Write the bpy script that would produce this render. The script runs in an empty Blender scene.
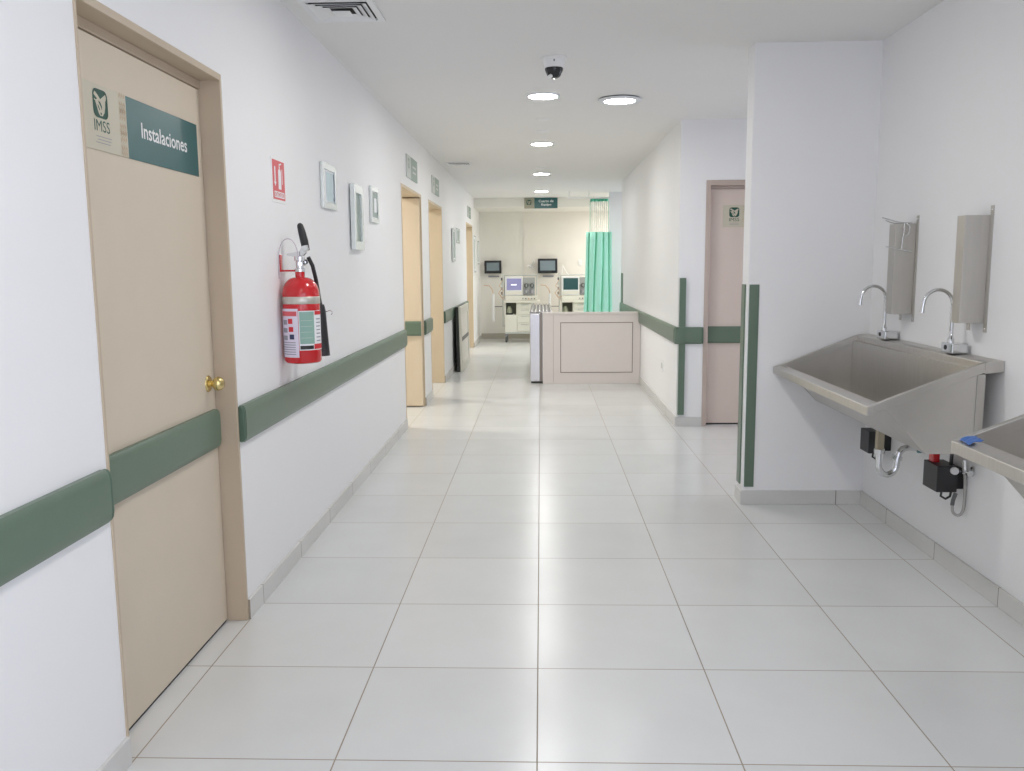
import bpy, math, random
from mathutils import Vector, Matrix
random.seed(7)
S = bpy.context.scene
COL = S.collection
PI = math.pi

# ------------------------------------------------------------------ materials
def new_mat(name):
    m = bpy.data.materials.new(name)
    m.use_nodes = True
    nt = m.node_tree
    return m, nt, nt.nodes["Principled BSDF"]

def srgb(r, g, b):
    f = lambda c: (c / 255 / 12.92) if c / 255 <= 0.04045 else ((c / 255 + 0.055) / 1.055) ** 2.4
    return (f(r), f(g), f(b), 1.0)

def mat(name, col, rough=0.5, metal=0.0, noise=0.0, nscale=8.0, bump=0.0, bscale=60.0, spec=0.5, stretch=None, coat=0.0):
    m, nt, b = new_mat(name)
    N, L = nt.nodes, nt.links
    b.inputs["Base Color"].default_value = col
    b.inputs["Roughness"].default_value = rough
    b.inputs["Metallic"].default_value = metal
    b.inputs["Specular IOR Level"].default_value = spec
    b.inputs["Coat Weight"].default_value = coat
    tc = N.new("ShaderNodeTexCoord")
    mp = N.new("ShaderNodeMapping")
    if stretch:
        mp.inputs["Scale"].default_value = stretch
    L.new(tc.outputs["Object"], mp.inputs["Vector"])
    if noise > 0:
        n = N.new("ShaderNodeTexNoise")
        n.inputs["Scale"].default_value = nscale
        n.inputs["Detail"].default_value = 5
        L.new(mp.outputs["Vector"], n.inputs["Vector"])
        mx = N.new("ShaderNodeMix")
        mx.data_type = "RGBA"
        mx.inputs["A"].default_value = tuple(c * (1 - noise) for c in col[:3]) + (1,)
        mx.inputs["B"].default_value = tuple(min(1, c * (1 + noise)) for c in col[:3]) + (1,)
        L.new(n.outputs["Fac"], mx.inputs["Factor"])
        L.new(mx.outputs["Result"], b.inputs["Base Color"])
    if bump > 0:
        n2 = N.new("ShaderNodeTexNoise")
        n2.inputs["Scale"].default_value = bscale
        n2.inputs["Detail"].default_value = 4
        L.new(mp.outputs["Vector"], n2.inputs["Vector"])
        bp = N.new("ShaderNodeBump")
        bp.inputs["Strength"].default_value = bump
        bp.inputs["Distance"].default_value = 0.004
        L.new(n2.outputs["Fac"], bp.inputs["Height"])
        L.new(bp.outputs["Normal"], b.inputs["Normal"])
    return m

def emit(name, col, strength, base=(0.8, 0.8, 0.8, 1)):
    m, nt, b = new_mat(name)
    b.inputs["Base Color"].default_value = base
    b.inputs["Emission Color"].default_value = col
    b.inputs["Emission Strength"].default_value = strength
    b.inputs["Roughness"].default_value = 0.4
    return m

def grid_mat(name, col, grout, axes, pitch=0.6, half=0.0016, rough=0.3, noise=0.05, spec=0.5, tint=0.03):
    """tiles of one pitch with thin joints along the given axes (object space = world space)"""
    m, nt, b = new_mat(name)
    N, L = nt.nodes, nt.links
    tc = N.new("ShaderNodeTexCoord")
    sp = N.new("ShaderNodeSeparateXYZ")
    L.new(tc.outputs["Object"], sp.inputs[0])
    def math_(op, a, bb):
        n = N.new("ShaderNodeMath")
        n.operation = op
        for i, v in enumerate((a, bb)):
            if v is None: continue
            if isinstance(v, (int, float)): n.inputs[i].default_value = v
            else: L.new(v, n.inputs[i])
        return n.outputs[0]
    mask = None
    ids = []
    for ax in axes:
        q = math_("DIVIDE", sp.outputs[ax], pitch)
        ids.append(math_("FLOOR", q, None))
        fr = math_("FRACT", q, None)
        d = math_("MINIMUM", fr, math_("SUBTRACT", 1.0, fr))
        k = math_("LESS_THAN", d, half / pitch)
        mask = k if mask is None else math_("MAXIMUM", mask, k)
    cx = N.new("ShaderNodeCombineXYZ")
    for i, o in enumerate(ids): L.new(o, cx.inputs[i])
    wn = N.new("ShaderNodeTexWhiteNoise")
    L.new(cx.outputs[0], wn.inputs["Vector"])
    n = N.new("ShaderNodeTexNoise")
    n.inputs["Scale"].default_value = 3.5
    n.inputs["Detail"].default_value = 6
    L.new(tc.outputs["Object"], n.inputs["Vector"])
    v1 = math_("MULTIPLY", math_("SUBTRACT", n.outputs["Fac"], 0.5), noise * 2)
    v2 = math_("MULTIPLY", math_("SUBTRACT", wn.outputs["Value"], 0.5), tint * 2)
    val = math_("ADD", math_("ADD", v1, v2), 1.0)
    hs = N.new("ShaderNodeHueSaturation")
    hs.inputs["Color"].default_value = col
    L.new(val, hs.inputs["Value"])
    mx = N.new("ShaderNodeMix"); mx.data_type = "RGBA"
    L.new(mask, mx.inputs["Factor"])
    L.new(hs.outputs["Color"], mx.inputs["A"])
    n3 = N.new("ShaderNodeTexNoise"); n3.inputs["Scale"].default_value = 2.0
    L.new(tc.outputs["Object"], n3.inputs["Vector"])
    gm = N.new("ShaderNodeMix"); gm.data_type = "RGBA"
    gm.inputs["A"].default_value = grout[0]; gm.inputs["B"].default_value = grout[1]
    L.new(n3.outputs["Fac"], gm.inputs["Factor"])
    L.new(gm.outputs["Result"], mx.inputs["B"])
    L.new(mx.outputs["Result"], b.inputs["Base Color"])
    r = math_("ADD", math_("MULTIPLY", mask, 0.4), rough)
    L.new(r, b.inputs["Roughness"])
    b.inputs["Specular IOR Level"].default_value = spec
    return m

M = {}
M["wall"] = mat("white_wall_paint", (0.83, 0.83, 0.835, 1), 0.6, noise=0.012, nscale=3, bump=0.05, bscale=45, spec=0.3)
M["ceil"] = mat("ceiling_paint", (0.785, 0.78, 0.765, 1), 0.8, noise=0.012, nscale=2, spec=0.2)
M["cream"] = mat("cream_wall_paint", (0.81, 0.775, 0.72, 1), 0.65, noise=0.015, nscale=3, spec=0.3)
M["cream2"] = mat("pale_cream_paint", (0.80, 0.785, 0.735, 1), 0.65, noise=0.015, nscale=3, spec=0.3)
M["floor"] = grid_mat("floor_tile", (0.66, 0.67, 0.665, 1), (srgb(128, 120, 110), srgb(158, 146, 128)), (0, 1), 0.6, 0.0022, 0.24, 0.05)
M["baseX"] = grid_mat("baseboard_tile_along_x", (0.62, 0.615, 0.595, 1), (srgb(105, 98, 90), srgb(130, 122, 112)), (0,), 0.6, 0.002, 0.35, 0.08)
M["baseY"] = grid_mat("baseboard_tile_along_y", (0.62, 0.615, 0.595, 1), (srgb(105, 98, 90), srgb(130, 122, 112)), (1,), 0.6, 0.002, 0.35, 0.08)
M["door"] = mat("beige_door_laminate", srgb(207, 195, 176), 0.55, noise=0.03, nscale=6, bump=0.05, bscale=120)
M["frame"] = mat("tan_door_frame", srgb(190, 174, 152), 0.5, noise=0.04, nscale=5)
M["door_warm"] = mat("warm_beige_door", srgb(214, 197, 172), 0.5, noise=0.03, nscale=5)
M["frame_warm"] = mat("warm_tan_frame", srgb(206, 188, 160), 0.5, noise=0.03, nscale=5)
M["door_pink"] = mat("rose_beige_door", srgb(212, 197, 187), 0.5, noise=0.03, nscale=5)
M["frame_pink"] = mat("rose_tan_frame", srgb(186, 170, 160), 0.5, noise=0.03, nscale=5)
M["green"] = mat("sage_green_vinyl", srgb(95, 115, 98), 0.34, noise=0.04, nscale=20, bump=0.06, bscale=300)
M["green_dk"] = mat("sage_green_cap", srgb(80, 104, 88), 0.45)
M["brass"] = mat("polished_brass", (0.72, 0.58, 0.27, 1), 0.22, 1.0)
M["steel"] = mat("brushed_stainless", (0.585, 0.565, 0.53, 1), 0.34, 1.0, noise=0.10, nscale=6, stretch=(1, 14, 1), bump=0.02, bscale=40)
M["steel_v"] = mat("brushed_stainless_cover", (0.54, 0.52, 0.48, 1), 0.42, 1.0, noise=0.08, nscale=5, stretch=(8, 8, 1))
M["steel_hi"] = mat("bright_stainless", (0.60, 0.585, 0.58, 1), 0.25, 1.0, noise=0.08, nscale=4, stretch=(6, 6, 1))
M["chrome"] = mat("chrome", (0.72, 0.73, 0.74, 1), 0.09, 1.0)
M["black"] = mat("black_plastic", (0.018, 0.018, 0.02, 1), 0.4)
M["rubber"] = mat("black_rubber", (0.02, 0.02, 0.022, 1), 0.5, bump=0.1, bscale=200)
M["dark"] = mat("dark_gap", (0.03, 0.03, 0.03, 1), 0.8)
M["red"] = mat("red_enamel", srgb(196, 22, 30), 0.22, coat=0.5)
M["redflat"] = mat("red_print", srgb(206, 44, 50), 0.5)
M["pinkred"] = mat("faded_red_print", srgb(214, 92, 98), 0.5)
M["white"] = mat("white_plastic", (0.82, 0.82, 0.82, 1), 0.4)
M["offwhite"] = mat("off_white_plastic", (0.78, 0.76, 0.68, 1), 0.4)
M["ivory"] = mat("ivory_enamel", (0.80, 0.79, 0.71, 1), 0.35)
M["paper"] = mat("white_paper", (0.80, 0.81, 0.83, 1), 0.6)
M["lilac"] = mat("pale_lilac_paper", srgb(224, 216, 230), 0.6)
M["ltgreen"] = mat("grey_green_print", srgb(138, 172, 160), 0.5)
M["greyprint"] = mat("grey_print", srgb(150, 150, 158), 0.6)
M["band"] = mat("silver_band", (0.62, 0.60, 0.54, 1), 0.4, 0.8, noise=0.2, nscale=14, stretch=(4, 4, 0.2))
M["teal"] = mat("dark_teal_sign", srgb(38, 92, 94), 0.35, noise=0.06, nscale=4)
M["teal_grey"] = mat("grey_teal_sign", srgb(132, 150, 140), 0.45, noise=0.05)
M["signbeige"] = mat("beige_sign", srgb(196, 190, 170), 0.5, noise=0.03, nscale=8)
M["logo"] = mat("emblem_green", srgb(24, 78, 66), 0.5)
M["tanprint"] = mat("tan_pattern_print", srgb(186, 160, 128), 0.5)
M["palegrey"] = mat("pale_grey_paint", srgb(196, 200, 196), 0.5)
M["frame_alu"] = mat("silver_picture_frame", (0.76, 0.80, 0.79, 1), 0.25, 0.25)
M["print_grey"] = mat("grey_green_print_sheet", srgb(150, 164, 158), 0.55, noise=0.25, nscale=25)
M["print_blue"] = mat("pale_blue_print_sheet", srgb(196, 214, 218), 0.55, noise=0.2, nscale=18)
M["navy"] = mat("dark_blue_print", srgb(48, 54, 92), 0.5)
M["glass"] = None
M["screen_lilac"] = emit("lilac_screen", srgb(160, 158, 200), 0.26, srgb(90, 90, 120))
M["screen_teal"] = emit("dark_teal_screen", srgb(52, 96, 96), 0.25, srgb(20, 40, 40))
M["screen_grey"] = mat("switched_off_screen", srgb(126, 142, 148), 0.2)
M["screen_txt"] = emit("screen_lettering", (0.9, 0.9, 1, 1), 0.42)
M["bezel"] = mat("dark_bezel", srgb(34, 36, 40), 0.35)
M["pump"] = mat("grey_pump_face", srgb(168, 170, 168), 0.4)
M["pumpdk"] = mat("dark_grey_pump", srgb(92, 94, 94), 0.35)
M["niche"] = mat("dark_niche", srgb(140, 142, 130), 0.6)
M["mint"] = mat("mint_curtain", (0.46, 0.92, 0.75, 1), 0.75, noise=0.05, nscale=10)
M["mint_dk"] = mat("dark_mint_hem", srgb(110, 205, 176), 0.75)
M["desk"] = mat("greige_laminate", srgb(222, 215, 212), 0.5, noise=0.025, nscale=9)
M["desk_top"] = mat("greige_laminate_top", srgb(224, 218, 214), 0.4)
M["groove"] = mat("dark_groove", srgb(146, 132, 126), 0.7)
M["ringdk"] = mat("downlight_gap", srgb(80, 80, 84), 0.6)
M["trimwhite"] = mat("white_lamp_ring", (0.72, 0.75, 0.78, 1), 0.4)
M["vent"] = mat("white_vent_enamel", (0.78, 0.79, 0.80, 1), 0.4)
M["tan_tube"] = mat("beige_pvc", srgb(170, 160, 138), 0.5)
M["tealcap"] = mat("teal_plastic", srgb(40, 110, 116), 0.4)
M["braid"] = mat("braided_steel_hose", (0.45, 0.44, 0.42, 1), 0.45, 0.8, bump=0.5, bscale=400)
M["blue"] = mat("blue_film", srgb(58, 104, 176), 0.35)
M["amber"] = mat("amber_tubing", srgb(206, 168, 130), 0.4)
M["lamp"] = emit("cool_white_lens", (1.0, 0.985, 0.962, 1), 58.0)
M["lamp2"] = emit("cool_white_can_lens", (1.0, 0.98, 0.95, 1), 16.0)
M["lampwarm"] = emit("warm_white_lens", (1.0, 0.975, 0.94, 1), 70.0)
M["lampside"] = emit("warm_white_side_lens", (1.0, 0.965, 0.91, 1), 160.0)

def glass_mat():
    m, nt, b = new_mat("clear_glazing")
    b.inputs["Base Color"].default_value = (0.95, 0.98, 0.97, 1)
    b.inputs["Roughness"].default_value = 0.03
    b.inputs["Transmission Weight"].default_value = 1.0
    b.inputs["IOR"].default_value = 1.25
    return m
M["glass"] = glass_mat()

def net_mat():
    m, nt, b = new_mat("pale_mint_netting")
    N, L = nt.nodes, nt.links
    tc = N.new("ShaderNodeTexCoord")
    w = N.new("ShaderNodeTexWave"); w.bands_direction = "X"
    w.inputs["Scale"].default_value = 9.0; w.inputs["Distortion"].default_value = 0.6
    L.new(tc.outputs["Object"], w.inputs["Vector"])
    mr = N.new("ShaderNodeMapRange")
    mr.inputs["To Min"].default_value = 0.2; mr.inputs["To Max"].default_value = 0.42
    L.new(w.outputs["Fac"], mr.inputs["Value"])
    L.new(mr.outputs["Result"], b.inputs["Alpha"])
    b.inputs["Base Color"].default_value = srgb(222, 232, 222)
    b.inputs["Roughness"].default_value = 0.8
    return m
M["net"] = net_mat()

# ------------------------------------------------------------------ mesh builder
class MB:
    def __init__(self):
        self.v, self.f, self.mi = [], [], []
    def add(self, vs, fs, k=0):
        b = len(self.v)
        self.v += [Vector(p) for p in vs]
        self.f += [tuple(b + i for i in f) for f in fs]
        self.mi += [k] * len(fs)
        return self
    def box(self, x0, x1, y0, y1, z0, z1, k=0):
        vs = [(x, y, z) for z in (z0, z1) for y in (y0, y1) for x in (x0, x1)]
        return self.add(vs, [(0, 2, 3, 1), (4, 5, 7, 6), (0, 1, 5, 4), (1, 3, 7, 5), (3, 2, 6, 7), (2, 0, 4, 6)], k)
    def prism(self, poly, axis, a0, a1, k=0):
        """poly: 2-D points; axis 'x': (y,z), 'y': (x,z), 'z': (x,y)"""
        def P(p, a):
            return {"x": (a, p[0], p[1]), "y": (p[0], a, p[1]), "z": (p[0], p[1], a)}[axis]
        n = len(poly)
        vs = [P(p, a0) for p in poly] + [P(p, a1) for p in poly]
        fs = [tuple(range(n - 1, -1, -1)), tuple(range(n, 2 * n))]
        fs += [(i, (i + 1) % n, n + (i + 1) % n, n + i) for i in range(n)]
        return self.add(vs, fs, k)
    def lathe(self, prof, c=(0, 0, 0), axis=(0, 0, 1), seg=32, k=0, a0=0.0, a1=2 * PI, ks=None):
        """prof: (r, h) along axis"""
        ax = Vector(axis).normalized()
        u = ax.orthogonal().normalized(); w = ax.cross(u)
        c = Vector(c)
        full = abs(a1 - a0 - 2 * PI) < 1e-6
        n = seg if full else seg + 1
        vs = []
        for r, h in prof:
            for i in range(n):
                t = a0 + (a1 - a0) * i / seg
                vs.append(c + ax * h + (u * math.cos(t) + w * math.sin(t)) * r)
        b = len(self.v)
        self.v += vs
        for j in range(len(prof) - 1):
            for i in range(seg):
                i2 = (i + 1) % n
                self.f.append((b + j * n + i, b + j * n + i2, b + (j + 1) * n + i2, b + (j + 1) * n + i))
                self.mi.append(ks[j] if ks else k)
        return self
    def tube(self, pts, r, seg=10, k=0, cap=True):
        pts = [Vector(p) for p in pts]
        n = len(pts)
        rs = r if isinstance(r, (list, tuple)) else [r] * n
        t0 = (pts[1] - pts[0]).normalized()
        u = t0.orthogonal().normalized()
        b = len(self.v)
        for i in range(n):
            if i == 0: t = pts[1] - pts[0]
            elif i == n - 1: t = pts[-1] - pts[-2]
            else: t = (pts[i + 1] - pts[i]).normalized() + (pts[i] - pts[i - 1]).normalized()
            t.normalize()
            u = (u - t * u.dot(t)).normalized()
            w = t.cross(u)
            for s in range(seg):
                a = 2 * PI * s / seg
                self.v.append(pts[i] + (u * math.cos(a) + w * math.sin(a)) * rs[i])
        for i in range(n - 1):
            for s in range(seg):
                s2 = (s + 1) % seg
                self.f.append((b + i * seg + s, b + i * seg + s2, b + (i + 1) * seg + s2, b + (i + 1) * seg + s))
                self.mi.append(k)
        if cap:
            self.f.append(tuple(b + s for s in range(seg - 1, -1, -1))); self.mi.append(k)
            self.f.append(tuple(b + (n - 1) * seg + s for s in range(seg))); self.mi.append(k)
        return self
    def grid(self, fn, nu, nv, k=0):
        b = len(self.v)
        for j in range(nv + 1):
            for i in range(nu + 1):
                self.v.append(Vector(fn(i / nu, j / nv)))
        for j in range(nv):
            for i in range(nu):
                a = b + j * (nu + 1) + i
                self.f.append((a, a + 1, a + nu + 2, a + nu + 1)); self.mi.append(k)
        return self
    def build(self, name, m, parent=None, bevel=0.0, smooth=None, bseg=2, solid=0.0, fix=True):
        off = Vector(ORIGIN.get(parent.name, (0, 0, 0))) if parent else Vector((0, 0, 0))
        me = bpy.data.meshes.new(name)
        me.from_pydata([tuple(p - off) for p in self.v], [], self.f)
        ms = m if isinstance(m, (list, tuple)) else [m]
        for q in ms: me.materials.append(M[q] if isinstance(q, str) else q)
        if len(ms) > 1:
            for p, k in zip(me.polygons, self.mi): p.material_index = k
        if fix:
            import bmesh
            bm = bmesh.new(); bm.from_mesh(me)
            bmesh.ops.recalc_face_normals(bm, faces=bm.faces)
            bm.to_mesh(me); bm.free()
        if smooth is not None:
            for p in me.polygons: p.use_smooth = True
            me.set_sharp_from_angle(angle=math.radians(smooth))
        me.update()
        o = bpy.data.objects.new(name, me)
        COL.objects.link(o)
        if parent:
            o.parent = parent
            ORIGIN[o.name] = tuple(off)
        if solid:
            md = o.modifiers.new("solid", "SOLIDIFY"); md.thickness = solid; md.offset = 0
        if bevel:
            md = o.modifiers.new("bevel", "BEVEL")
            md.width = bevel; md.segments = bseg; md.limit_method = "ANGLE"; md.angle_limit = math.radians(35)
        return o

ORIGIN = {}
def thing(name, label, cat, loc, group=None, kind=None):
    o = bpy.data.objects.new(name, None)
    o.empty_display_size = 0.05
    COL.objects.link(o)
    o.location = loc
    ORIGIN[o.name] = tuple(loc)
    if label: o["label"] = label
    if cat: o["category"] = cat
    if group: o["group"] = group
    if kind: o["kind"] = kind
    return o
def tag(o, label, cat, group=None):
    o["label"] = label; o["category"] = cat
    if group: o["group"] = group
    return o
def struct(o):
    o["kind"] = "structure"
    return o
def dup(root, loc, label, group=None, swap=None):
    r = root.copy(); COL.objects.link(r); r.location = loc; r["label"] = label
    if group: r["group"] = group
    def rec(src, dst):
        for ch in list(src.children):
            c = ch.copy(); COL.objects.link(c); c.parent = dst
            if swap and ch.name.split(".")[0] in swap:
                c.data = c.data.copy(); c.data.materials[0] = M[swap[ch.name.split(".")[0]]]
            rec(ch, c)
    rec(root, r)
    return r

def text_geom(body, size=1.0, bold=0.0):
    cu = bpy.data.curves.new("lettering", "FONT")
    cu.body = body; cu.size = size; cu.align_x = "LEFT"
    cu.resolution_u = 3
    cu.offset = bold
    ob = bpy.data.objects.new("lettering", cu)
    COL.objects.link(ob)
    dg = bpy.context.evaluated_depsgraph_get()
    me = bpy.data.meshes.new_from_object(ob.evaluated_get(dg))
    vs = [v.co.copy() for v in me.vertices]; fs = [tuple(p.vertices) for p in me.polygons]
    bpy.data.objects.remove(ob); bpy.data.curves.remove(cu); bpy.data.meshes.remove(me)
    return vs, fs
def put_text(mb, body, org, u, v, width, height, k=0, bold=0.014):
    """lettering laid in the plane org + u,v; stretched to width x height"""
    vs, fs = text_geom(body, 1.0, bold)
    x0 = min(p.x for p in vs); x1 = max(p.x for p in vs); y0 = min(p.y for p in vs); y1 = max(p.y for p in vs)
    org, u, v = Vector(org), Vector(u), Vector(v)
    mb.add([org + u * ((p.x - x0) / (x1 - x0) * width) + v * ((p.y - y0) / (y1 - y0) * height) for p in vs], fs, k)

# ------------------------------------------------------------------ camera
def make_camera():
    f, p, y, r, h, x0, y0 = 864.826388, .136279845, -.0342096958, -.00814766927, 1.44645261, .0163357013, -2.37500538
    fwd = Vector((math.sin(y) * math.cos(p), math.cos(y) * math.cos(p), -math.sin(p)))
    right = Vector((math.cos(y), -math.sin(y), 0))
    up = right.cross(fwd)
    r2 = right * math.cos(r) + up * math.sin(r)
    u2 = -right * math.sin(r) + up * math.cos(r)
    cam = bpy.data.cameras.new("camera")
    cam.sensor_width = 36.0; cam.sensor_fit = "HORIZONTAL"
    cam.lens = f / 1024 * 36.0
    cam.clip_start = 0.05
    ob = bpy.data.objects.new("camera", cam)
    COL.objects.link(ob)
    b = -fwd
    ob.matrix_world = Matrix(((r2.x, u2.x, b.x, x0), (r2.y, u2.y, b.y, y0), (r2.z, u2.z, b.z, h), (0, 0, 0, 1)))
    S.camera = ob
make_camera()

# ------------------------------------------------------------------ room shell
XL, XR, XB, H = -1.21, 1.24, 1.96, 2.70
T = 0.20
YB = 15.2
struct(MB().box(-4.4, 4.0, -6.0, 15.6, -0.1, 0.0).build("floor", "floor"))
struct(MB().box(-4.4, 4.0, -6.0, 15.6, H, H + 0.1).build("ceiling", "ceil"))

D1 = (-0.029, 1.028); D2 = (5.34, 6.62); D3 = (7.21, 8.47); D4 = (12.0, 13.28); DH = 2.185
w = MB()
ys = [-6.0, D1[0], D1[1], D2[0], D2[1], D3[0], D3[1], D4[0], D4[1], 15.4]
for i in range(0, 10, 2):
    w.box(XL - T, XL, ys[i], ys[i + 1], 0, H)
for d in (D1, D2, D3, D4):
    w.box(XL - T, XL, d[0], d[1], DH, H)
struct(w.build("wall_left", "wall"))
def window(n, x, y0, y1, z0, z1):
    wf = thing("window_%d" % n, None, None, (x, (y0 + y1) / 2, z0), kind="structure")
    m = MB()
    for a, b in ((y0, y0 + .05), (y1 - .05, y1), ((y0 + y1) / 2 - .025, (y0 + y1) / 2 + .025)): m.box(x - .025, x + .025, a, b, z0 + .05, z1 - .05)
    m.box(x - .025, x + .025, y0, y1, z0, z0 + .05).box(x - .025, x + .025, y0, y1, z1 - .05, z1)
    m.build("window_frame", "white", wf)
W2 = (-4.6, -1.6, 0.95, 2.35)
w = MB().box(XB, XB + 0.12, -6.0, W2[0], 0, H).box(XB, XB + 0.12, W2[1], 2.965, 0, H)
w.box(XB, XB + .12, W2[0], W2[1], 0, W2[2]).box(XB, XB + .12, W2[0], W2[1], W2[3], H)
struct(w.build("wall_bay", "wall"))
window(2, XB + .07, *W2)
w = MB().box(XL, .15, -6.12, -6.0, 0, H).box(1.75, XB, -6.12, -6.0, 0, H).box(.15, 1.75, -6.12, -6.0, 2.2, H)  # opening added in the unseen rear wall to let frontal daylight in
struct(w.build("wall_rear", "wall"))
d6 = thing("door_6", None, None, (.95, -6.06, 0), kind="structure")  # unseen doorway, added for frontal light on the wall stub
MB().box(.15, .21, -6.1, -6.02, 0, 2.2).box(1.69, 1.75, -6.1, -6.02, 0, 2.2).box(.21, 1.69, -6.1, -6.02, 2.14, 2.2).build("frame", "white", d6)
struct(MB().box(XR, XB + .05, 2.81, 2.965, -.04, H + .04).build("wall_stub", "wall", bevel=0.006))
# alcove with a daylight window in its end wall
AY = 5.42
D5 = (1.468, 2.44)
w = MB()
w.box(XR, D5[0], AY, AY + 0.15, 0, H)
w.box(D5[1], 3.4, AY, AY + 0.15, 0, H)
w.box(D5[0], D5[1], AY, AY + 0.15, 2.185, H)
struct(w.build("wall_alcove", "wall"))
w = MB()
W1 = (3.3, 4.7, 0.95, 1.95)
w.box(3.4, 3.55, 2.9, W1[0], 0, H).box(3.4, 3.55, W1[1], AY + .15, 0, H)
w.box(3.4, 3.55, W1[0], W1[1], 0, W1[2]).box(3.4, 3.55, W1[0], W1[1], W1[3], H)
struct(w.build("wall_alcove_end", "wall"))
struct(MB().box(XB + .12, 3.55, 2.84, 2.965, 0, H).build("wall_alcove_near", "wall"))
window(1, 3.47, *W1)
# corridor right wall and what lies beyond it
struct(MB().box(XR, XR + 0.15, AY + .15, 10.95, 0, H).build("wall_right", "wall"))
struct(MB().box(1.19, 3.5, 12.75, 12.9, 0, H).build("wall_partition", "wall"))
W3 = (11.1, 12.6, 0.9, 2.3)
w = MB().box(3.5, 3.65, AY + .15, W3[0], 0, H).box(3.5, 3.65, W3[1], 15.4, 0, H)
w.box(3.5, 3.65, W3[0], W3[1], 0, W3[2]).box(3.5, 3.65, W3[0], W3[1], W3[3], H)
struct(w.build("wall_far_side", "cream2"))
window(3, 3.57, *W3)
w = MB()
w.box(XL, -0.33, YB, YB + .2, 0, H, 0)
w.box(-0.33, 3.5, YB - .015, YB + .2, 0, H, 1)
struct(w.build("wall_back", ["cream2", "cream"]))
struct(MB().box(XL, 3.5, 13.8, YB, 2.53, H).build("trim_1", "cream2"))
# rooms behind the open doorways
w = MB()
w.box(-4.4, -4.2, 3.6, 15.6, 0, H)
w.box(-4.2, XL - T, 4.4, 4.55, 0, H)
w.box(-4.2, XL - T, 6.86, 6.98, 0, H)
w.box(-4.2, XL - T, 10.2, 10.35, 0, H)
w.box(-4.2, XL - T, 14.6, 14.75, 0, H)
struct(w.build("wall_rooms", "cream2"))

# baseboards
BH = 0.085; BT = 0.013
w = MB()
for a, b in ((-6.0, D1[0]), (D1[1], D2[0]), (D2[1], D3[0]), (D3[1], D4[0]), (D4[1], YB)):
    w.box(XL, XL + BT, a + .004, b, 0, BH)
    w.box(XL, XL + BT - .001, a + .0005, a + .0038, 0, BH - .001, 1)
struct(w.build("baseboard_left", ["baseY", mat("raw_tile_edge", srgb(150, 138, 124), .7)], bevel=0.002))
struct(MB().box(XB - BT, XB, -6.0, 2.81 - BT, 0, BH).build("baseboard_bay", "baseY", bevel=0.003))
m = MB().box(XR - BT, XB, 2.81 - BT, 2.81, 0, BH)
struct(m.build("baseboard_stub", "baseX", bevel=0.002))
struct(MB().box(XR - BT, XR, 2.811, 2.965, 0, BH).build("baseboard_stub_end", "baseY", bevel=0.002))
struct(MB().box(XR - BT, D5[0], AY - BT, AY, 0, BH).build("baseboard_alcove", "baseX", bevel=0.002))
struct(MB().box(XR - BT, XR, AY + .001, 10.95, 0, BH).build("baseboard_right", "baseY", bevel=0.003))
w = MB().box(XL + BT, -0.33, YB - BT, YB, 0, 0.11).box(-0.33, 3.5, YB - .015 - BT, YB - .015, 0, 0.11)
struct(w.build("baseboard_back", mat("grey_skirting_back", srgb(176, 172, 160), 0.4, noise=.05), bevel=0.003))

# ------------------------------------------------------------------ doors
def rail_poly(x, z0=0.748, z1=0.898, t=0.032, s=1):
    """section of the vinyl wall guard, projecting by t in +x (s=1) or -x"""
    pts = [(0, z0), (t * .62, z0), (t * .9, z0 + .012), (t, z0 + .03), (t, z1 - .03), (t * .9, z1 - .012), (t * .62, z1), (0, z1)]
    return [(x + s * a, b) for a, b in pts]

# door_1: closed, sign on it
d = thing("door_1", None, None, (XL, 0.5, 0), kind="structure")
FX = XL + 0.004                 # face of the frame stands 4 mm proud of the wall
m = MB()
m.box(-1.41, FX, D1[0] - .001, -.017, 0, DH)                  # near jamb
m.box(-1.41, FX, 1.012, D1[1] + .002, 0, DH)                # far jamb
m.box(-1.41, FX, -.017, 1.012, 2.160, DH)                     # head
m.box(-1.41, -1.283, -.017, 1.012, 2.128, 2.160)              # rebate strip over the leaf
m.build("frame", "frame", d, bevel=0.002)
m = MB().box(-1.325, -1.287, -.013, 1.005, 0.012, 2.124)
m.build("leaf", "door", d, bevel=0.0015)
MB().box(-1.324, -1.292, -.013, 1.005, 0.0005, 0.012).build("bottom_seal", "dark", d)
MB().prism(rail_poly(-1.287, .745, .897, .028), "y", 0.0, 0.975).build("guard_strip", "green", d, bevel=0.002, smooth=40)
kb = MB()
kz, ky = 1.003, 0.940
kb.lathe([(0.0, 0.062), (0.014, 0.061), (0.024, 0.052), (0.028, 0.040), (0.025, 0.028), (0.014, 0.020), (0.011, 0.012), (0.012, 0.004), (0.0, 0.004)], (-1.287, ky, kz), (1, 0, 0), 28)
k_ = kb.build("knob", "brass", d, smooth=40)
MB().lathe([(0, 0.007), (0.02, 0.007), (0.029, 0.005), (0.033, 0.001), (0.033, 0)], (-1.287, ky, kz), (1, 0, 0), 32).build("rosette", "brass", k_, smooth=50)

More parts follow.
